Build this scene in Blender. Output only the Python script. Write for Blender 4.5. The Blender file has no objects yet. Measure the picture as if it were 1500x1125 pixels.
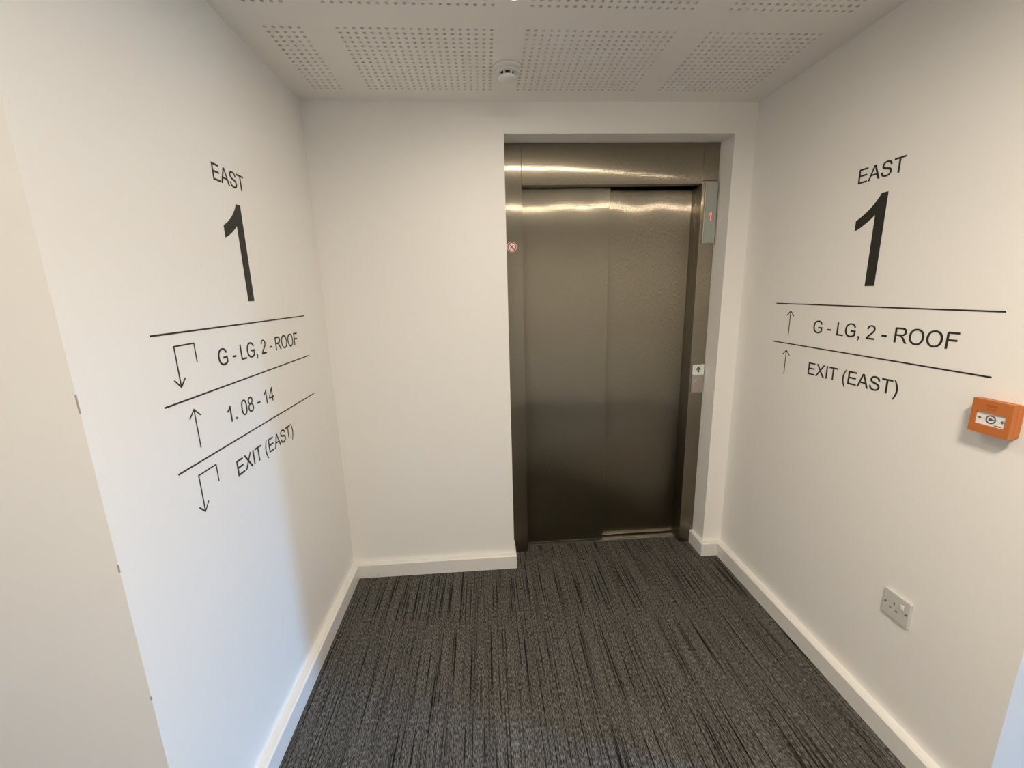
import bpy, bmesh, math, random
from mathutils import Vector, Matrix
from mathutils.geometry import tessellate_polygon
random.seed(7)
SC = bpy.context.scene
COL = SC.collection

# ------------------------------------------------------------------ camera, world, light, exposure
cam_d = bpy.data.cameras.new('camera'); cam_d.sensor_width = 36.0; cam_d.lens = 621.68 / 1500 * 36
cam_d.clip_start = 0.02
cam = bpy.data.objects.new('camera', cam_d); COL.objects.link(cam)
r_ = Vector((0.99733119, -0.06902326, -0.0237969)); d_ = Vector((-0.03789212, -0.21074079, -0.9768073)); f_ = Vector((0.06240745, 0.9751021, -0.2127938))
mw = Matrix((( r_.x, -d_.x, -f_.x, 0.776), (r_.y, -d_.y, -f_.y, -2.176), (r_.z, -d_.z, -f_.z, 1.5458), (0, 0, 0, 1)))
cam.matrix_world = mw
SC.camera = cam

SC.view_settings.view_transform = 'Standard'
try: SC.view_settings.look = 'None'
except Exception: pass
SC.view_settings.gamma = 1.0
SC.view_settings.use_curve_mapping = False
SC.view_settings.exposure = 0.0

LAMP_LOBBY = 6.0       # watts of the small lobby fitting
LAMP = 37.0            # watts of the corridor downlight
FILL_WEST = 11.0  # unseen fill light, added to brighten the left return and right wall
LAMP_COL = (1.0, 0.87, 0.71)
SKY = 290.0

world = bpy.data.worlds.new('sky'); SC.world = world; world.use_nodes = True
bg = world.node_tree.nodes['Background']
bg.inputs['Color'].default_value = (0.24, 0.53, 1.0, 1); bg.inputs['Strength'].default_value = SKY

# room dimensions (metres)
W = 2.129; H = 2.40; RET = -1.348; RETL = -1.338; REAR = -3.15; XE = 6.80; XW = -3.2
OX0, OX1, OZ = 0.905, 2.022, 2.265        # lift opening
WX = XE; WY0, WY1, WZ0, WZ1 = -3.11, -2.74, 0.30, 2.14   # window at the corridor's end

def portal():
    ld = bpy.data.lights.new('window_portal', 'AREA'); ld.shape = 'RECTANGLE'; ld.size = WZ1 - WZ0; ld.size_y = WY1 - WY0
    ld.cycles.is_portal = True
    o = bpy.data.objects.new('window_portal', ld); COL.objects.link(o)
    o.location = (WX + 0.16, (WY0 + WY1) / 2, (WZ0 + WZ1) / 2); o.rotation_euler = (0, math.pi / 2, 0)
portal()

# ------------------------------------------------------------------ helpers
def nod(m): return m.node_tree.nodes, m.node_tree.links
def mat(name, col, rough=0.5, metal=0.0, bump=0.0, bscale=200, spec=0.5, vary=0.0, emit=None, estr=0):
    m = bpy.data.materials.new(name); m.use_nodes = True
    N, L = nod(m); b = N['Principled BSDF']
    b.inputs['Base Color'].default_value = (*col, 1); b.inputs['Roughness'].default_value = rough
    b.inputs['Metallic'].default_value = metal; b.inputs['Specular IOR Level'].default_value = spec
    tc = N.new('ShaderNodeTexCoord')
    if vary:
        n = N.new('ShaderNodeTexNoise'); n.inputs['Scale'].default_value = 3.0; n.inputs['Detail'].default_value = 4
        L.new(tc.outputs['Object'], n.inputs['Vector'])
        mx = N.new('ShaderNodeMix'); mx.data_type = 'RGBA'
        mx.inputs[6].default_value = (*[c * (1 - vary) for c in col], 1); mx.inputs[7].default_value = (*[min(1, c * (1 + vary)) for c in col], 1)
        L.new(n.outputs['Fac'], mx.inputs[0]); L.new(mx.outputs[2], b.inputs['Base Color'])
    if bump:
        n2 = N.new('ShaderNodeTexNoise'); n2.inputs['Scale'].default_value = bscale; n2.inputs['Detail'].default_value = 3
        L.new(tc.outputs['Object'], n2.inputs['Vector'])
        bp = N.new('ShaderNodeBump'); bp.inputs['Strength'].default_value = bump; bp.inputs['Distance'].default_value = 0.002
        L.new(n2.outputs['Fac'], bp.inputs['Height']); L.new(bp.outputs['Normal'], b.inputs['Normal'])
    if emit:
        b.inputs['Emission Color'].default_value = (*emit, 1); b.inputs['Emission Strength'].default_value = estr
    return m

def steel(name, col, amp=2.6, wob=1.0):
    """vertically brushed sheet: the fine grain tilts the normal sideways only, a slow dishing tilts it up and down"""
    m = bpy.data.materials.new(name); m.use_nodes = True
    N, L = nod(m); out = N['Material Output']; b = N['Principled BSDF']
    tc = N.new('ShaderNodeTexCoord'); geo = N.new('ShaderNodeNewGeometry')
    tan = N.new('ShaderNodeTangent'); tan.direction_type = 'RADIAL'; tan.axis = 'Z'
    def noise(scale, detail):
        mp = N.new('ShaderNodeMapping'); mp.inputs['Scale'].default_value = scale
        n = N.new('ShaderNodeTexNoise'); n.inputs['Scale'].default_value = 1.0; n.inputs['Detail'].default_value = detail
        L.new(tc.outputs['Object'], mp.inputs['Vector']); L.new(mp.outputs['Vector'], n.inputs['Vector']); return n.outputs['Fac']
    def math_(op, a, v):
        k = N.new('ShaderNodeMath'); k.operation = op; k.inputs[1].default_value = v; L.new(a, k.inputs[0]); return k.outputs[0]
    grain = noise((7000, 7000, 70), 0.0); slow = noise((4.5, 4.5, 1.2), 0.5)
    gx = math_('MULTIPLY', math_('SUBTRACT', grain, 0.5), amp)
    sz = math_('MULTIPLY', math_('SUBTRACT', slow, 0.5), 0.035 * wob)
    cmb = N.new('ShaderNodeCombineXYZ'); L.new(gx, cmb.inputs['X']); L.new(sz, cmb.inputs['Z'])
    add = N.new('ShaderNodeVectorMath'); add.operation = 'ADD'; L.new(geo.outputs['Normal'], add.inputs[0]); L.new(cmb.outputs[0], add.inputs[1])
    nrm = N.new('ShaderNodeVectorMath'); nrm.operation = 'NORMALIZE'; L.new(add.outputs[0], nrm.inputs[0])
    rm = N.new('ShaderNodeMapRange'); rm.inputs['To Min'].default_value = 0.95; rm.inputs['To Max'].default_value = 1.05
    L.new(grain, rm.inputs['Value'])
    mul = N.new('ShaderNodeMix'); mul.data_type = 'RGBA'; mul.blend_type = 'MULTIPLY'; mul.inputs[0].default_value = 1.0
    mul.inputs[6].default_value = (*col, 1); L.new(rm.outputs['Result'], mul.inputs[7])
    def setup(bs, rough, an):
        bs.inputs['Metallic'].default_value = 1.0; bs.inputs['Roughness'].default_value = rough
        bs.inputs['Anisotropic'].default_value = an
        L.new(mul.outputs[2], bs.inputs['Base Color']); L.new(nrm.outputs[0], bs.inputs['Normal']); L.new(tan.outputs['Tangent'], bs.inputs['Tangent'])
    setup(b, 0.12, 1.0)
    bb = N.new('ShaderNodeBsdfPrincipled'); setup(bb, 0.33, 1.0)
    ms = N.new('ShaderNodeMixShader'); ms.inputs[0].default_value = 0.5
    L.new(b.outputs['BSDF'], ms.inputs[1]); L.new(bb.outputs['BSDF'], ms.inputs[2]); L.new(ms.outputs[0], out.inputs['Surface'])
    return m

def carpet_mat():
    m = bpy.data.materials.new('striped_carpet'); m.use_nodes = True
    N, L = nod(m); b = N['Principled BSDF']; b.inputs['Roughness'].default_value = 0.95; b.inputs['Specular IOR Level'].default_value = 0.1
    tc = N.new('ShaderNodeTexCoord')
    def noise(sx, sy, det=2.0, w=0.0, rough=0.5):
        mp = N.new('ShaderNodeMapping'); mp.inputs['Scale'].default_value = (sx, sy, 1); mp.inputs['Location'].default_value = (w, w, 0)
        n = N.new('ShaderNodeTexNoise'); n.inputs['Scale'].default_value = 1; n.inputs['Detail'].default_value = det; n.inputs['Roughness'].default_value = rough
        L.new(tc.outputs['Object'], mp.inputs['Vector']); L.new(mp.outputs['Vector'], n.inputs['Vector']); return n
    def ramp(src, stops):
        r = N.new('ShaderNodeValToRGB'); e = r.color_ramp.elements
        e[0].position, e[0].color = stops[0][0], (*[stops[0][1]] * 3, 1); e[1].position, e[1].color = stops[-1][0], (*[stops[-1][1]] * 3, 1)
        for p, v in stops[1:-1]:
            k = e.new(p); k.color = (v, v, v, 1)
        L.new(src.outputs['Fac'], r.inputs['Fac']); return r
    def mult(a, c):
        x = N.new('ShaderNodeMix'); x.data_type = 'RGBA'; x.blend_type = 'MULTIPLY'; x.inputs[0].default_value = 1
        L.new(a, x.inputs[6]); L.new(c, x.inputs[7]); return x.outputs[2]
    lines = ramp(noise(150, 2.2, 1.5), [(0.33, 0.12), (0.41, 0.68), (0.48, 1.0), (0.68, 1.15)])      # dark pinstripes
    bands = ramp(noise(34, 0.8, 2.0, 7.3), [(0.30, 0.82), (0.70, 1.15)])
    flecks = ramp(noise(360, 70, 2.0, 3.1), [(0.33, 0.25), (0.5, 0.92), (0.67, 2.1)])
    rgb = N.new('ShaderNodeRGB'); rgb.outputs[0].default_value = (0.108, 0.103, 0.093, 1)
    c = mult(mult(mult(rgb.outputs[0], lines.outputs['Color']), bands.outputs['Color']), flecks.outputs['Color'])
    L.new(c, b.inputs['Base Color'])
    bp = N.new('ShaderNodeBump'); bp.inputs['Strength'].default_value = 0.6; bp.inputs['Distance'].default_value = 0.003
    L.new(flecks.outputs['Color'], bp.inputs['Height']); L.new(bp.outputs['Normal'], b.inputs['Normal'])
    return m

def mesh_obj(name, bm, m=None, parent=None, smooth=False, mats=None):
    me = bpy.data.meshes.new(name)
    bmesh.ops.recalc_face_normals(bm, faces=bm.faces[:])
    bm.to_mesh(me); bm.free()
    for k in (mats or [m]): me.materials.append(k)
    if smooth:
        for p in me.polygons: p.use_smooth = True
    o = bpy.data.objects.new(name, me); COL.objects.link(o)
    if parent: o.parent = parent
    return o
def add_box(bm, x0, x1, y0, y1, z0, z1, bevel=0.0, seg=2, mi=0):
    r = bmesh.ops.create_cube(bm, size=1.0)
    vs = r['verts']
    for v in vs:
        v.co = Vector(((x0 + x1) / 2 + v.co.x * (x1 - x0), (y0 + y1) / 2 + v.co.y * (y1 - y0), (z0 + z1) / 2 + v.co.z * (z1 - z0)))
    fs = list({f for v in vs for f in v.link_faces})
    for f in fs: f.material_index = mi
    if bevel:
        es = list({e for v in vs for e in v.link_edges})
        bmesh.ops.bevel(bm, geom=es, offset=bevel, segments=seg, profile=0.6, affect='EDGES')
def box(name, dims, m, parent=None, bevel=0.0, seg=2):
    bm = bmesh.new(); add_box(bm, *dims, bevel=bevel, seg=seg); return mesh_obj(name, bm, m, parent)
def lathe(bm, prof, n=48, mi=0):
    """profile [(r,z)...] about z, closed at ends where r==0"""
    rings = []
    for r, z in prof:
        if r < 1e-6: rings.append([bm.verts.new((0, 0, z))])
        else: rings.append([bm.verts.new((r * math.cos(2 * math.pi * i / n), r * math.sin(2 * math.pi * i / n), z)) for i in range(n)])
    for a, c in zip(rings, rings[1:]):
        for i in range(n):
            j = (i + 1) % n
            if len(a) == 1 and len(c) == 1: continue
            if len(a) == 1: f = bm.faces.new((a[0], c[i], c[j]))
            elif len(c) == 1: f = bm.faces.new((a[i], a[j], c[0]))
            else: f = bm.faces.new((a[i], a[j], c[j], c[i]))
            f.material_index = mi
def empty(name, loc=(0, 0, 0), rot=(0, 0, 0)):
    o = bpy.data.objects.new(name, None); COL.objects.link(o); o.location = loc; o.rotation_euler = rot
    o.empty_display_size = 0.05; return o
def tag(o, label, cat, group=None):
    o['label'] = label; o['category'] = cat
    if group: o['group'] = group
    return o
def struct(o): o['kind'] = 'structure'; return o

# ------------------------------------------------------------------ materials
PAINT = mat('wall_paint', (0.875, 0.86, 0.825), 0.55, bump=0.05, bscale=90, spec=0.25, vary=0.012)
CEIL = mat('ceiling_paint', (0.87, 0.85, 0.81), 0.8, spec=0.2)
GLOSS = mat('white_gloss_paint', (0.83, 0.815, 0.78), 0.28, spec=0.45)
FELT = mat('grey_felt', (0.34, 0.32, 0.285), 0.95)
CARPET = carpet_mat()
STEEL = steel('brushed_steel', (0.31, 0.275, 0.212))
STEEL_FRAME = steel('brushed_steel_frame', (0.305, 0.27, 0.21), wob=0.25)
STEEL_SMALL = mat('satin_steel', (0.55, 0.51, 0.45), 0.35, 1.0)
ALU = mat('aluminium_sill', (0.62, 0.60, 0.55), 0.38, 1.0)
DARK = mat('dark_void', (0.02, 0.02, 0.02), 0.9)
BLACK = mat('black_vinyl', (0.030, 0.029, 0.024), 0.55, spec=0.3)
PLASTIC = mat('white_plastic', (0.78, 0.77, 0.75), 0.35)
PLATE = mat('pale_grey_plastic', (0.62, 0.60, 0.57), 0.30)
SHUTTER = mat('grey_shutter', (0.20, 0.195, 0.185), 0.5)
SLOT = mat('black_slot', (0.012, 0.012, 0.012), 0.7)
ORANGE = mat('orange_plastic', (0.50, 0.15, 0.03), 0.38)
ORANGE_D = mat('dark_orange_print', (0.42, 0.09, 0.015), 0.45)
SYMBOL = mat('dark_grey_print', (0.10, 0.10, 0.105), 0.5)
CARD = mat('white_card', (0.80, 0.80, 0.77), 0.35)
GLASSY = mat('grey_green_panel', (0.38, 0.42, 0.37), 0.18)
RED = mat('red_print', (0.55, 0.05, 0.035), 0.45)
LED = mat('red_led', (0.5, 0.1, 0.08), 0.4, emit=(1.0, 0.22, 0.17), estr=1.0)
LABEL = mat('pale_label', (0.74, 0.78, 0.72), 0.4)
OPAL = mat('lit_opal_diffuser', (0.9, 0.85, 0.75), 0.4, emit=LAMP_COL, estr=6.0)
SCUFF = mat('scuff_mark', (0.40, 0.375, 0.34), 0.8)
CONC = mat('grey_render', (0.35, 0.36, 0.37), 0.8, vary=0.1)
BRICK = mat('dark_brickwork', (0.13, 0.09, 0.07), 0.9, vary=0.2)
GRASS = mat('outdoor_ground', (0.10, 0.13, 0.07), 0.95, vary=0.2)

# ------------------------------------------------------------------ setting
struct(box('floor', (XW, XE, REAR, 0.176, -0.05, 0.0), CARPET))
# back wall around the lift opening
bm = bmesh.new()
add_box(bm, -0.2, OX0, 0, 0.12, 0, H); add_box(bm, OX1, W + 0.2, 0, 0.12, 0, H); add_box(bm, OX0, OX1, 0, 0.12, OZ, H)
add_box(bm, -0.2, OX0, 0.12, 0.175, 0, H); add_box(bm, OX1, W + 0.2, 0.12, 0.175, 0, H); add_box(bm, OX0, OX1, 0.12, 0.175, OZ, H)
wall_back = struct(mesh_obj('wall_back', bm, PAINT))
def prism(name, poly, m):
    bm = bmesh.new(); a = [bm.verts.new((x, y, 0)) for x, y in poly]; c = [bm.verts.new((x, y, H)) for x, y in poly]; n = len(poly)
    bm.faces.new(a); bm.faces.new(c)
    for i in range(n): bm.faces.new((a[i], a[(i + 1) % n], c[(i + 1) % n], c[i]))
    return struct(mesh_obj(name, bm, m))
prism('wall_left', [(0, 0), (0, RETL), (-.2, RETL + .2), (-.2, 0)], PAINT)
prism('wall_right', [(W, 0), (W, RET), (W + .2, RET + .2), (W + .2, 0)], PAINT)
prism('wall_left_return', [(0, RETL), (XW, RETL), (XW, RETL + .2), (-.2, RETL + .2)], PAINT)
prism('wall_right_return', [(W, RET), (XE, RET), (XE, RET + .2), (W + .2, RET + .2)], PAINT)
# corridor shell
struct(box('wall_rear', (XW, XE, REAR - 0.15, REAR, 0, H), PAINT))
struct(box('wall_west', (XW - 0.15, XW, REAR - 0.15, RET + 0.15, 0, H), PAINT))
bm = bmesh.new()
add_box(bm, XE, XE + 0.15, REAR - 0.15, WY0, 0, H); add_box(bm, XE, XE + 0.15, WY1, RET + 0.15, 0, H)
add_box(bm, XE, XE + 0.15, WY0, WY1, 0, WZ0); add_box(bm, XE, XE + 0.15, WY0, WY1, WZ1, H)
struct(mesh_obj('wall_east', bm, PAINT))
# window in the corridor's end wall
win = struct(empty('window_1', (XE + 0.09, (WY0 + WY1) / 2, WZ0)))
bm = bmesh.new(); hw = (WY1 - WY0) / 2; hz = WZ1 - WZ0
for s in (-1, 1): add_box(bm, -0.03, 0.03, s * hw - 0.035 * (s > 0), s * hw + 0.035 * (s < 0), 0, hz)
add_box(bm, -0.03, 0.03, -hw + 0.035, hw - 0.035, 0, 0.035); add_box(bm, -0.03, 0.03, -hw + 0.035, hw - 0.035, hz - 0.035, hz)
mesh_obj('window_frame', bm, GLOSS, win)
gm = bpy.data.materials.new('window_glass'); gm.use_nodes = True
N, L = nod(gm); N.remove(N['Principled BSDF'])
tr = N.new('ShaderNodeBsdfTransparent'); gl = N.new('ShaderNodeBsdfGlossy'); gl.inputs['Roughness'].default_value = 0.0
mx = N.new('ShaderNodeMixShader'); fr = N.new('ShaderNodeFresnel'); fr.inputs['IOR'].default_value = 1.45
L.new(fr.outputs[0], mx.inputs[0]); L.new(tr.outputs[0], mx.inputs[1]); L.new(gl.outputs[0], mx.inputs[2]); L.new(mx.outputs[0], N['Material Output'].inputs['Surface'])
box('pane', (-0.004, 0.004, -hw + 0.035, hw - 0.035, 0.035, hz - 0.035), gm, win)
# outside: ground, and an unseen block added to cut off the low sky
struct(box('ground', (XE + 0.15, 60, -40, 40, -3.2, -3.0), GRASS))

struct(box('low_sky_blocker', (30, 42, -30, 30, -3.0, 3.6), BRICK))

# perforated ceiling -------------------------------------------------
P = 0.0266
fields_x = [(0.108, 5), (0.337, 20), (0.963, 20), (1.595, 16)]
bands_y = [-0.115, -0.667]                    # hole row nearest the back wall; 17 rows towards the viewer
NR = 17
CT = 0.0125
def rect_x(f): return f[0] - P / 2, f[0] + (f[1] - 1) * P + P / 2
def rect_y(b): return b - (NR - 1) * P - P / 2, b + P / 2
xs = sorted({XW, XE, 0.0, W} | {v for f in fields_x for v in rect_x(f)})
ys = sorted({REAR, 0.0, RET} | {v for b in bands_y for v in rect_y(b)})
bm = bmesh.new()
def inside(x, y):
    return any(rect_x(f)[0] < x < rect_x(f)[1] for f in fields_x) and any(rect_y(b)[0] < y < rect_y(b)[1] for b in bands_y)
for x0, x1 in zip(xs, xs[1:]):
    for y0, y1 in zip(ys, ys[1:]):
        if not inside((x0 + x1) / 2, (y0 + y1) / 2): add_box(bm, x0, x1, y0, y1, H, H + CT)
add_box(bm, XW - 0.15, XE + 0.15, REAR - 0.15, 0.5, H + CT + 0.0005, H + 0.15, mi=1)
ceiling = struct(mesh_obj('ceiling', bm, mats=[CEIL, FELT]))
def perf_mesh(nc):
    bm = bmesh.new(); R = 0.0062; h = P / 2
    per = [(h, 0), (h, h * .577), (h, h), (h * .577, h), (0, h), (-h * .577, h), (-h, h), (-h, h * .577), (-h, 0), (-h, -h * .577), (-h, -h), (-h * .577, -h), (0, -h), (h * .577, -h), (h, -h), (h, -h * .577)]
    ang = [math.atan2(q[1], q[0]) for q in per]; n = len(per)
    for i in range(nc):
        for j in range(NR):
            cx, cy = i * P, -j * P
            o = [bm.verts.new((cx + q[0], cy + q[1], 0)) for q in per]
            a = [bm.verts.new((cx + R * math.cos(t), cy + R * math.sin(t), 0)) for t in ang]
            c = [bm.verts.new((cx + R * math.cos(t), cy + R * math.sin(t), CT)) for t in ang]
            for k in range(n):
                l = (k + 1) % n
                bm.faces.new((o[k], a[k], a[l], o[l])); bm.faces.new((a[k], c[k], c[l], a[l]))
    me = bpy.data.meshes.new('perforated_panel'); bm.to_mesh(me); bm.free(); me.materials.append(CEIL); return me
cache = {}
for x0, nc in fields_x:
    for b in bands_y:
        if nc not in cache: cache[nc] = perf_mesh(nc)
        o = bpy.data.objects.new('perforated_panel', cache[nc]); COL.objects.link(o); o.parent = ceiling; o.location = (x0, b, H)

# skirting -------------------------------------------------------------
SH, ST = 0.082, 0.034
def skirt(name, path, closed=False):
    """path: list of (x,y) wall-line points; skirting lies on the left of travel"""
    prof = [(0, 0), (ST, 0), (ST, SH - 0.006), (ST - 0.006, SH), (0, SH)]
    bm = bmesh.new(); n = len(path); rings = []
    for i, p in enumerate(path):
        p = Vector(p[:2]); ds = []
        if i > 0: ds.append((p - Vector(path[i - 1][:2])).normalized())
        if i < n - 1: ds.append((Vector(path[i + 1][:2]) - p).normalized())
        ns = [Vector((-d.y, d.x)) for d in ds]
        if len(ns) == 2:
            mv = (ns[0] + ns[1]); mv = mv / mv.length; k = 1 / max(0.2, mv.dot(ns[0])); off = mv * k
        else: off = ns[0]
        rings.append([bm.verts.new((p.x + off.x * t, p.y + off.y * t, z)) for t, z in prof])
    m = len(prof)
    for a, c in zip(rings, rings[1:]):
        for k in range(m): bm.faces.new((a[k], a[(k + 1) % m], c[(k + 1) % m], c[k]))
    bm.faces.new(rings[0]); bm.faces.new(rings[-1][::-1])
    return struct(mesh_obj(name, bm, GLOSS))
skirt('baseboard_left', [(0.0, 0.0), (0.0, RETL), (XW, RETL)])
skirt('baseboard_back', [(OX0 + 0.011, 0.0), (ST, 0.0)])
skirt('baseboard_right', [(XE, RET), (W, RET), (W, 0.0), (OX1 + 0.012, 0.0), (OX1 + 0.012, 0.118)])
box('baseboard_left_reveal', (OX0, OX0 + 0.011, 0.0, 0.118, 0, SH), GLOSS)['kind'] = 'structure'

# ------------------------------------------------------------------ lift (frame, doors, sill)
lift = empty('lift_entrance', ((OX0 + OX1) / 2, 0.12, 0))
tag(lift, 'brushed stainless steel lift entrance with closed two-panel sliding doors in the end wall', 'lift')
LX, LY = (OX0 + OX1) / 2, 0.12
def lbox(name, x0, x1, y0, y1, z0, z1, m, bevel=0.0015, parent=lift):
    return box(name, (x0 - LX, x1 - LX, y0 - LY, y1 - LY, z0, z1), m, parent, bevel, 2)
g = 0.0012
lbox('jamb', OX0 + .003, 0.996, LY, 0.176, 0.001, OZ - .002, STEEL_FRAME)
jr = lbox('jamb', 1.938, OX1 - .002, LY, 0.176, 0.001, 2.0815, STEEL_FRAME)
lbox('jamb_lining', 1.938, 1.950, 0.177, 0.245, 0.001, 2.0655, STEEL_FRAME, 0.0005)
lbox('header', 0.996 + g, 1.936, LY, 0.176, 2.069, OZ - .002, STEEL_FRAME)
lbox('header', 1.936 + g, OX1 - .002, LY, 0.176, 2.083, OZ - .002, STEEL_FRAME)
def door_panel(x0, x1, y0, y1, z0, z1):
    bm = bmesh.new(); add_box(bm, x0 - LX, x1 - LX, y0 - LY, y1 - LY, z0, z1, bevel=0.003, seg=3)
    return mesh_obj('door_panel', bm, STEEL, lift)
door_panel(0.975, 1.474, 0.187, 0.217, 0.012, 2.10)
door_panel(1.452, 1.9375, 0.224, 0.252, 0.014, 2.10)
bm = bmesh.new()
for a, c, z in ((0.177, 0.186, .005), (0.186, 0.192, -.004), (0.192, 0.219, .004), (0.219, 0.2235, -.004), (0.2235, 0.252, .004), (0.252, 0.256, -.004), (0.256, 0.30, .004)):
    add_box(bm, 0.975 - LX, 1.962 - LX, a - LY, c - LY, -0.03, z)
mesh_obj('sill', bm, ALU, lift)
bm = bmesh.new()
add_box(bm, 0.90 - LX, 2.03 - LX, 0.38 - LY, 0.42 - LY, -0.05, 2.37); add_box(bm, 0.88 - LX, 0.90 - LX, 0.1755 - LY, 0.42 - LY, -0.05, 2.37); add_box(bm, 2.03 - LX, 2.05 - LX, 0.1755 - LY, 0.42 - LY, -0.05, 2.37)
add_box(bm, 0.88 - LX, 2.05 - LX, 0.1755 - LY, 0.42 - LY, 2.37, 2.39); add_box(bm, 0.88 - LX, 2.05 - LX, 0.1755 - LY, 0.42 - LY, -0.07, -0.05)
mesh_obj('shaft_light_block', bm, DARK, lift)  # dark box added behind the doors to block stray sky light

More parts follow.
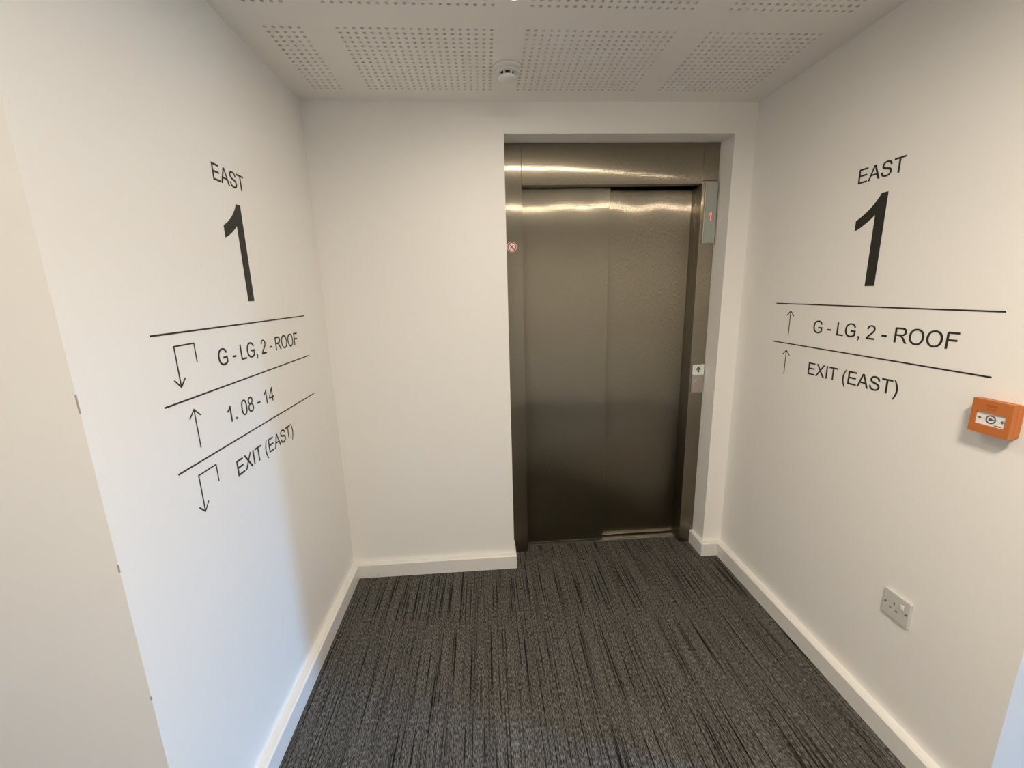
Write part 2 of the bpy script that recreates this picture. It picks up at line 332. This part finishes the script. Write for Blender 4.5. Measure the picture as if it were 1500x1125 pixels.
# ------------------------------------------------------------------ lettering (drawn outlines)
GL = {
'E': (1366, 'M162 0V1466H1222V1293H356V844H1167V672H356V173H1256V0Z'),
'A': (1366, 'M-3 0L560 1466H769L1369 0H1148L977 444H364L203 0ZM420 602H917L764 1008Q694 1193 660 1312Q632 1171 581 1032Z'),
'S': (1366, 'M92 471L275 487Q288 377 335.5 306.5Q383 236 483 192.5Q583 149 708 149Q819 149 904 182Q989 215 1030.5 272.5Q1072 330 1072 398Q1072 467 1032 518.5Q992 570 900 605Q841 628 639 676.5Q437 725 356 768Q251 823 199.5 904.5Q148 986 148 1087Q148 1198 211 1294.5Q274 1391 395 1441Q516 1491 664 1491Q827 1491 951.5 1438.5Q1076 1386 1143 1284Q1210 1182 1215 1053L1029 1039Q1014 1178 927.5 1249Q841 1320 672 1320Q496 1320 415.5 1255.5Q335 1191 335 1100Q335 1021 392 970Q448 919 684.5 865.5Q921 812 1009 772Q1137 713 1198 622.5Q1259 532 1259 414Q1259 297 1192 193.5Q1125 90 999.5 32.5Q874 -25 717 -25Q518 -25 383.5 33Q249 91 172.5 207.5Q96 324 92 471Z'),
'T': (1251, 'M531 0V1293H48V1466H1210V1293H725V0Z'),
'G': (1593, 'M844 575V747L1465 748V204Q1322 90 1170 32.5Q1018 -25 858 -25Q642 -25 465.5 67.5Q289 160 199 335Q109 510 109 726Q109 940 198.5 1125.5Q288 1311 456 1401Q624 1491 843 1491Q1002 1491 1130.5 1439.5Q1259 1388 1332 1296Q1405 1204 1443 1056L1268 1008Q1235 1120 1186 1184Q1137 1248 1046 1286.5Q955 1325 844 1325Q711 1325 614 1284.5Q517 1244 457.5 1178Q398 1112 365 1033Q309 897 309 738Q309 542 376.5 410Q444 278 573 214Q702 150 847 150Q973 150 1093 198.5Q1213 247 1275 302V575Z'),
'L': (1139, 'M150 0V1466H344V173H1066V0Z'),
'O': (1593, 'M99 714Q99 1079 295 1285.5Q491 1492 801 1492Q1004 1492 1167 1395Q1330 1298 1415.5 1124.5Q1501 951 1501 731Q1501 508 1411 332Q1321 156 1156 65.5Q991 -25 800 -25Q593 -25 430 75Q267 175 183 348Q99 521 99 714ZM299 711Q299 446 441.5 293.5Q584 141 799 141Q1018 141 1159.5 295Q1301 449 1301 732Q1301 911 1240.5 1044.5Q1180 1178 1063.5 1251.5Q947 1325 802 1325Q596 1325 447.5 1183.5Q299 1042 299 711Z'),
'F': (1251, 'M168 0V1466H1157V1293H362V839H1050V666H362V0Z'),
'R': (1479, 'M161 0V1466H811Q1007 1466 1109 1426.5Q1211 1387 1272 1287Q1333 1187 1333 1066Q1333 910 1232 803Q1131 696 920 667Q997 630 1037 594Q1122 516 1198 399L1453 0H1209L1015 305Q930 437 875 507Q820 577 776.5 605Q733 633 688 644Q655 651 580 651H355V0ZM355 819H772Q905 819 980 846.5Q1055 874 1094 934.5Q1133 995 1133 1066Q1133 1170 1057.5 1237Q982 1304 819 1304H355Z'),
'2': (1139, 'M1031 173V0H62Q60 65 83 125Q120 224 201.5 320Q283 416 437 542Q676 738 760 852.5Q844 967 844 1069Q844 1176 767.5 1249.5Q691 1323 568 1323Q438 1323 360 1245Q282 1167 281 1029L96 1048Q115 1255 239 1363.5Q363 1472 572 1472Q783 1472 906 1355Q1029 1238 1029 1065Q1029 977 993 892Q957 807 873.5 713Q790 619 596 455Q434 319 388 270.5Q342 222 312 173Z'),
'X': (1366, 'M9 0L576 764L76 1466H307L573 1090Q656 973 691 910Q740 990 807 1077L1102 1466H1313L798 775L1353 0H1113L744 523Q713 568 680 621Q631 541 610 511L242 0Z'),
'I': (569, 'M191 0V1466H385V0Z'),
'(': (682, 'M479 -431Q330 -243 227 9Q124 261 124 531Q124 769 201 987Q291 1240 479 1491H608Q487 1283 448 1194Q387 1056 352 906Q309 719 309 530Q309 49 608 -431Z'),
')': (682, 'M203 -431H74Q373 49 373 530Q373 718 330 903Q296 1053 235 1191Q196 1281 74 1491H203Q391 1240 481 987Q558 769 558 531Q558 261 454.5 9Q351 -243 203 -431Z'),
'1': (1139, 'M763 0H583V1147Q518 1085 412.5 1023Q307 961 223 930V1104Q374 1175 487 1276Q600 1377 647 1472H763Z'),
'0': (1139, 'M85 723Q85 983 138.5 1141.5Q192 1300 297.5 1386Q403 1472 563 1472Q681 1472 770 1424.5Q859 1377 917 1287.5Q975 1198 1008 1069.5Q1041 941 1041 723Q1041 465 988 306.5Q935 148 829.5 61.5Q724 -25 563 -25Q351 -25 230 127Q85 310 85 723ZM270 723Q270 362 354.5 242.5Q439 123 563 123Q687 123 771.5 243Q856 363 856 723Q856 1085 771.5 1204Q687 1323 561 1323Q437 1323 363 1218Q270 1084 270 723Z'),
'8': (1139, 'M362 795Q250 836 196 912Q142 988 142 1094Q142 1254 257 1363Q372 1472 563 1472Q755 1472 872 1360.5Q989 1249 989 1089Q989 987 935.5 911.5Q882 836 773 795Q908 751 978.5 653Q1049 555 1049 419Q1049 231 916 103Q783 -25 566 -25Q349 -25 216 103.5Q83 232 83 424Q83 567 155.5 663.5Q228 760 362 795ZM326 1100Q326 996 393 930Q460 864 567 864Q671 864 737.5 929.5Q804 995 804 1090Q804 1189 735.5 1256.5Q667 1324 565 1324Q462 1324 394 1258Q326 1192 326 1100ZM268 423Q268 346 304.5 274Q341 202 413 162.5Q485 123 568 123Q697 123 781 206Q865 289 865 417Q865 547 778.5 632Q692 717 562 717Q435 717 351.5 633Q268 549 268 423Z'),
'4': (1139, 'M662 0V351H26V516L695 1466H842V516H1040V351H842V0ZM662 516V1177L203 516Z'),
'-': (682, 'M65 440V621H618V440Z'),
',': (569, 'M182 0V205H387V0Q387 -113 347 -182.5Q307 -252 220 -290L170 -213Q227 -188 254 -139.5Q281 -91 284 0Z'),
'.': (569, 'M186 0V205H391V0Z'),
' ': (569, ''),
}
import re
def glyph_loops(ch, q=5):
    loops, cur, p = [], [], (0, 0)
    for c, a in re.findall(r'([MLHVQZ])([^MLHVQZ]*)', GL[ch][1]):
        v = [float(t) for t in a.split()]
        if c == 'M': cur = [(v[0], v[1])]; p = (v[0], v[1])
        elif c == 'L': p = (v[0], v[1]); cur.append(p)
        elif c == 'H': p = (v[0], p[1]); cur.append(p)
        elif c == 'V': p = (p[0], v[0]); cur.append(p)
        elif c == 'Q':
            e = (v[2], v[3])
            for k in range(1, q + 1):
                t = k / q; cur.append(((1-t)**2*p[0]+2*t*(1-t)*v[0]+t*t*e[0], (1-t)**2*p[1]+2*t*(1-t)*v[1]+t*t*e[1]))
            p = e
        elif c == 'Z':
            if abs(cur[0][0]-cur[-1][0]) + abs(cur[0][1]-cur[-1][1]) < 1e-6: cur.pop()
            loops.append(cur)
    return loops
def add_loops(bm, loops, place, t0, t1):
    """loops of (u,v); place(u,v,t) gives a point at depth t; makes a thin plate"""
    flat = [q for l in loops for q in l]
    tris = tessellate_polygon([[Vector((q[0], q[1], 0)) for q in l] for l in loops])
    a = [bm.verts.new(place(u, v, t0)) for u, v in flat]; c = [bm.verts.new(place(u, v, t1)) for u, v in flat]
    for tr in tris:
        try: bm.faces.new([c[i] for i in tr])
        except ValueError: pass
    k = 0
    for l in loops:
        n = len(l)
        for i in range(n):
            j = (i + 1) % n
            bm.faces.new((a[k+i], a[k+j], c[k+j], c[k+i]))
        k += n
def add_text(bm, s, u0, v0, cap, place, t0=0.0003, t1=0.0009, anchor='ink'):
    sc = cap / 1466; x = 0
    if anchor == 'ink':
        lp = glyph_loops(s[0]); x = -min(q[0] for l in lp for q in l)
    for ch in s:
        lp = glyph_loops(ch)
        if lp: add_loops(bm, [[(u0 + (x + q[0]) * sc, v0 + q[1] * sc) for q in l] for l in lp], place, t0, t1)
        x += GL[ch][0]
def text_width(s, cap): return sum(GL[c][0] for c in s) * cap / 1466
def stroke(bm, pts, w, place, t0=0.0003, t1=0.0009):
    n = len(pts); Lf, Rt = [], []
    for i in range(n):
        p = Vector(pts[i]); ds = []
        if i > 0: ds.append((p - Vector(pts[i-1])).normalized())
        if i < n - 1: ds.append((Vector(pts[i+1]) - p).normalized())
        ns = [Vector((-d.y, d.x)) for d in ds]
        mv = sum(ns, Vector((0, 0))).normalized(); off = mv * (w / 2 / max(0.3, mv.dot(ns[0])))
        Lf.append(tuple(p + off)); Rt.append(tuple(p - off))
    add_loops(bm, [Lf + Rt[::-1]], place, t0, t1)

def arrow_up(bm, u, z0, z1, place):
    w = 0.0038
    stroke(bm, [(u, z0), (u, z1 - .003)], w, place)
    stroke(bm, [(u - .022, z1 - .021), (u, z1), (u + .022, z1 - .021)], w, place, .0003, .00095)
def arrow_turn(bm, u, du, ztop, zr, zt, place):
    w = 0.0038
    stroke(bm, [(u + du, zr), (u + du, ztop), (u, ztop), (u, zt + .003)], w, place)
    stroke(bm, [(u - .020, zt + .021), (u, zt), (u + .020, zt + .021)], w, place, .0003, .00095)

def sign(name, loc, rows, place, label, u0):
    root = empty(name, loc); tag(root, label, 'sign')
    def part(nm, fn):
        bm = bmesh.new(); fn(bm)
        o = mesh_obj(nm, bm, BLACK, root); return o
    uc = u0 + .438
    def words(txt, u, v, c):
        x = -min(q[0] for l in glyph_loops(txt[0]) for q in l)
        for ch in txt:
            if ch != ' ': part({'-': 'dash', ',': 'comma', '.': 'full_stop', '(': 'bracket', ')': 'bracket'}.get(ch, 'numeral' if ch.isdigit() else 'letter'),
                               lambda bm: add_text(bm, ch, u + x * c / 1466, v, c, place, anchor=''))
            x += GL[ch][0]
    cap = 0.050
    words('EAST', uc - text_width('EAST', .0485) / 2 + .010, 1.8895, .0485)
    part('floor_numeral', lambda bm: add_text(bm, '1', uc - .064, 1.535, .304, place))
    for i, (txt, arr) in enumerate(rows):
        zl = 1.4640 - .1735 * i
        part('divider_line', lambda bm: stroke(bm, [(u0, zl), (u0 + .878, zl)], .0045, place))
        words(txt, u0 + .238, zl - .1125, cap)
        if arr == 'up': part('direction_arrow', lambda bm: arrow_up(bm, u0 + .098, zl - .138, zl - .031, place))
        else: part('direction_arrow', lambda bm: arrow_turn(bm, u0 + .069, .076, zl - .033, zl - .084, zl - .137, place))
    return root
sign('wall_sign', (0, 0, 0), [('G - LG, 2 - ROOF', 'turn'), ('1. 08 - 14', 'up'), ('EXIT (EAST)', 'turn')],
     lambda u, v, t: (t, u, v), 'black vinyl floor sign on the left wall, with three ruled lines and turning arrows', -1.130)
sign('wall_sign', (0, 0, 0), [('G - LG, 2 - ROOF', 'up'), ('EXIT (EAST)', 'up')],
     lambda u, v, t: (W - t, -u, v), 'black vinyl floor sign on the right wall, with two ruled lines and straight arrows', 0.2745)

# ------------------------------------------------------------------ lift fittings
# floor indicator on the right jamb
FX, FY = 1.982, LY
ind = empty('floor_indicator', (FX, FY, 1.772)); tag(ind, 'slim grey-green floor indicator with a glowing red digit, high on the right lift jamb', 'indicator')
box('housing', (-.033, .033, -.016, 0, -.002, .305), STEEL_SMALL, ind, .0015)
box('face_panel', (-.028, .030, -.019, -.0165, .001, .300), GLASSY, ind, .0008)
bm = bmesh.new(); add_text(bm, '1', -.010, .112, .042, lambda u, v, t: (u, -.019 - t, v)); mesh_obj('digit', bm, LED, ind)
# landing call button plate
cal = empty('call_button_plate', (1.983, FY, 0.955)); tag(cal, 'narrow lift call button plate with a white label on the right lift jamb', 'button plate')
box('plate', (-.034, .034, -.005, 0, 0, .163), STEEL_SMALL, cal, .001)
lab = box('instruction_label', (-.033, .033, -.0062, -.0052, .104, .162), LABEL, cal, .0003)
bm = bmesh.new()
stroke(bm, [(0, .118), (0, .140)], .010, lambda u, v, t: (u, -.0063 - t, v)); stroke(bm, [(-.012, .133), (0, .147), (.012, .133)], .008, lambda u, v, t: (u, -.0063 - t, v), .0003, .0010)
mesh_obj('pictogram', bm, SYMBOL, lab)
bm = bmesh.new(); lathe(bm, [(0.0165, 0), (0.0165, .003), (.0145, .0038), (.0135, .0022), (0, .0022)], 32)
for v in bm.verts: v.co = Vector((v.co.x, -.005 - v.co.z, .060 + v.co.y))
mesh_obj('button', bm, STEEL_SMALL, cal)
# round prohibition sticker on the left jamb
stk = empty('prohibition_sticker', (0.9395, LY, 1.772)); tag(stk, 'small round red and white prohibition sticker on the left lift jamb', 'sticker')
def disc(r0, r1, t0, t1, n=40):
    bm = bmesh.new()
    out = [(r1 * math.cos(2 * math.pi * i / n), r1 * math.sin(2 * math.pi * i / n)) for i in range(n)]
    lp = [out] + ([[(r0 * math.cos(2 * math.pi * i / n), r0 * math.sin(2 * math.pi * i / n)) for i in range(n)]] if r0 else [])
    add_loops(bm, lp, lambda u, v, t: (u, -t, v), t0, t1); return bm
mesh_obj('backing', disc(0, .0255, 0, .0006), CARD, stk)
bm = disc(.0175, .0235, .0006, .0010); stroke(bm, [(-.0135, .0135), (.0135, -.0135)], .005, lambda u, v, t: (u, -t, v), .0006, .0011); mesh_obj('red_ring', bm, RED, stk)
bm = bmesh.new()
stroke(bm, [(-.008, -.010), (-.002, -.002), (-.004, .006)], .006, lambda u, v, t: (u, -t, v), .0006, .0009); stroke(bm, [(.002, -.011), (.003, .002), (.008, .010)], .005, lambda u, v, t: (u, -t, v), .0006, .0009)
mesh_obj('black_figure', bm, SYMBOL, stk)

# ------------------------------------------------------------------ manual call point on the right wall (local: x out of the wall -> -X world, u along -Y)
cp = empty('fire_alarm_call_point', (W, -1.196, 1.192)); tag(cp, 'square orange break-glass call point with a white panel, near end of the right wall', 'call point')
def rbox(name, u0, u1, v0, v1, t0, t1, m, parent, bevel=0.0):
    return box(name, (-t1, -t0, -u1, -u0, v0, v1), m, parent, bevel, 3)
s = 0.0455
rbox('back_box', -s + .003, s - .003, -s + .003, s - .003, 0.0, .022, ORANGE, cp, .003)
# front bezel with a window opening
def bezel(outer, inner, t0, t1, m, parent, name):
    bm = bmesh.new()
    (a0, a1, b0, b1), (c0, c1, d0, d1) = outer, inner
    for (u0, u1, v0, v1) in ((a0, a1, b0, d0), (a0, a1, d1, b1), (a0, c0, d0, d1), (c1, a1, d0, d1)):
        add_box(bm, -t1, -t0, -u1, -u0, v0, v1)
    bmesh.ops.remove_doubles(bm, verts=bm.verts[:], dist=1e-5)
    return mesh_obj(name, bm, m, parent)
bezel((-s, s, -s, s), (-.0335, .0335, -.022, .0115), .022, .037, ORANGE, cp, 'front_cover')
rbox('rim', -s - .0006, s + .0006, -s - .0006, s + .0006, .018, .024, ORANGE, cp, .0006)
el = rbox('glass_element', -.0335, .0335, -.022, .0115, .023, .033, CARD, cp)
wp = lambda u, v, t: (-t, -u, v)
bm = bmesh.new(); n = 32
add_loops(bm, [[(.0115 * math.cos(2*math.pi*i/n), -.005 + .0115 * math.sin(2*math.pi*i/n)) for i in range(n)], [(.0085 * math.cos(2*math.pi*i/n), -.005 + .0085 * math.sin(2*math.pi*i/n)) for i in range(n)]], wp, .033, .0336)
add_loops(bm, [[(.004 * math.cos(2*math.pi*i/n) - .001, -.005 + .004 * math.sin(2*math.pi*i/n)) for i in range(n)]], wp, .033, .0337)
stroke(bm, [(.003, -.005), (.007, -.005)], .003, wp, .033, .0336)
for sgn in (-1, 1):
    stroke(bm, [(sgn * .030, -.005), (sgn * .024, -.005)], .003, wp, .033, .0336)
    stroke(bm, [(sgn * .0265, -.0015), (sgn * .0225, -.005), (sgn * .0265, -.0085)], .0018, wp, .033, .0337)
stroke(bm, [(.010, -.0185), (.024, -.0185)], .002, wp, .033, .0336)
mesh_obj('press_symbol', bm, SYMBOL, el)
bm = bmesh.new()
stroke(bm, [(-.012, .031), (.012, .031)], .006, wp, .037, .0374); stroke(bm, [(-.010, .022), (.010, .022)], .004, wp, .037, .0374)
mesh_obj('embossed_caption', bm, ORANGE_D, cp)

# ------------------------------------------------------------------ socket on the right wall
so = empty('wall_socket', (W, -1.034, 0.4795)); tag(so, 'white single switched wall socket, low on the right wall above the skirting', 'socket')
rbox('face_plate', -.0455, .0455, -.0455, .0455, 0, .009, PLATE, so, .0025)
rbox('switch_rocker', .016, .027, .008, .024, .0092, .0122, PLASTIC, so, .001)
for u, v, w_, h_ in ((-.006, .010, .0045, .009), (-.017, -.012, .008, .0045), (.005, -.012, .008, .0045)):
    rbox('pin_slot', u - w_ / 2, u + w_ / 2, v - h_ / 2, v + h_ / 2, .0085, .0093, SHUTTER, so)
for u in (-.036, .036):
    bm = bmesh.new(); lathe(bm, [(.0036, 0), (.0036, .0007), (.0028, .0012), (0, .0012)], 20)
    for v in bm.verts: v.co = Vector((-.0089 - v.co.z, -u - v.co.x, v.co.y))
    mesh_obj('screw', bm, STEEL_SMALL, so)

# ------------------------------------------------------------------ ceiling fittings
sd = empty('smoke_detector', (0.906, -0.302, H), (math.pi, 0, 0)); tag(sd, 'round white smoke detector on the perforated ceiling in front of the lift', 'smoke detector')
bm = bmesh.new(); lathe(bm, [(0, 0), (.056, 0), (.056, .006), (.054, .009), (.047, .011), (.047, .014), (0, .014)], 56); mesh_obj('base', bm, PLASTIC, sd, True)
bm = bmesh.new(); lathe(bm, [(0, .014), (.028, .014), (.028, .040), (0, .040)], 48); mesh_obj('sensing_chamber', bm, SLOT, sd)
bm = bmesh.new(); lathe(bm, [(0, .0145), (.046, .0145), (.0455, .020), (.043, .0225), (.030, .0225), (0, .0225)], 56); mesh_obj('body', bm, PLASTIC, sd, True)
bm = bmesh.new(); lathe(bm, [(0, .0345), (.035, .0345), (.0365, .0365), (.034, .041), (.028, .0445), (.016, .047), (0, .0475)], 56); mesh_obj('cap', bm, PLASTIC, sd, True)
for i in range(8):
    a = 2 * math.pi * i / 8 + .38
    o = box('louvre_fin', (.027, .0385, -.0026, .0026, .022, .036), PLASTIC, sd, .0005); o.rotation_euler = (0, 0, a)

def downlight(x, y, power, label, k=1.0, lamp_d=0.05, spread=180):
    root = empty('downlight', (x, y, H), (math.pi, 0, 0)); tag(root, label, 'downlight', None)
    def L_(prof): return [(r * k, z) for r, z in prof]
    bm = bmesh.new(); lathe(bm, L_([(.050, 0), (.062, 0), (.062, .004), (.060, .007), (.052, .008), (.050, .006), (.050, 0)]), 48); mesh_obj('trim_ring', bm, PLASTIC, root, True)
    bm = bmesh.new(); lathe(bm, L_([(0, .0005), (.0495, .0005), (.049, .009), (.044, .014), (.030, .0175), (0, .019)]), 48); mesh_obj('diffuser', bm, OPAL, root, True)
    ld = bpy.data.lights.new('downlight_lamp', 'AREA'); ld.shape = 'DISK'; ld.size = lamp_d; ld.energy = power; ld.color = LAMP_COL; ld.spread = math.radians(spread)
    lo = bpy.data.objects.new('downlight_lamp', ld); COL.objects.link(lo); lo.location = (0, 0, .0205); lo.rotation_euler = (math.pi, 0, 0); lo.parent = root
downlight(0.902, -0.760, LAMP_LOBBY, 'round warm downlight in the lobby ceiling at the top edge of the photo', 1.0, 0.05, 180)
downlight(1.30, -2.15, LAMP, 'large round warm downlight in the corridor ceiling beside the viewer', 2.9, 0.27, 174)
downlight(-0.85, -1.95, FILL_WEST, 'added unseen warm fill light in the corridor ceiling, left of the lobby', 2.9, 0.27, 180)

# scuffs on the arris of the left wall
for i, (z0, z1, w) in enumerate(((1.337, 1.374, .0022), (0.992, 1.010, .0026), (0.666, 0.676, .0028))):
    o = box('scuff_mark', (-w, .0006, RETL - .0006, RETL + .001, z0, z1), SCUFF, bpy.data.objects['wall_left_return'], .0003)
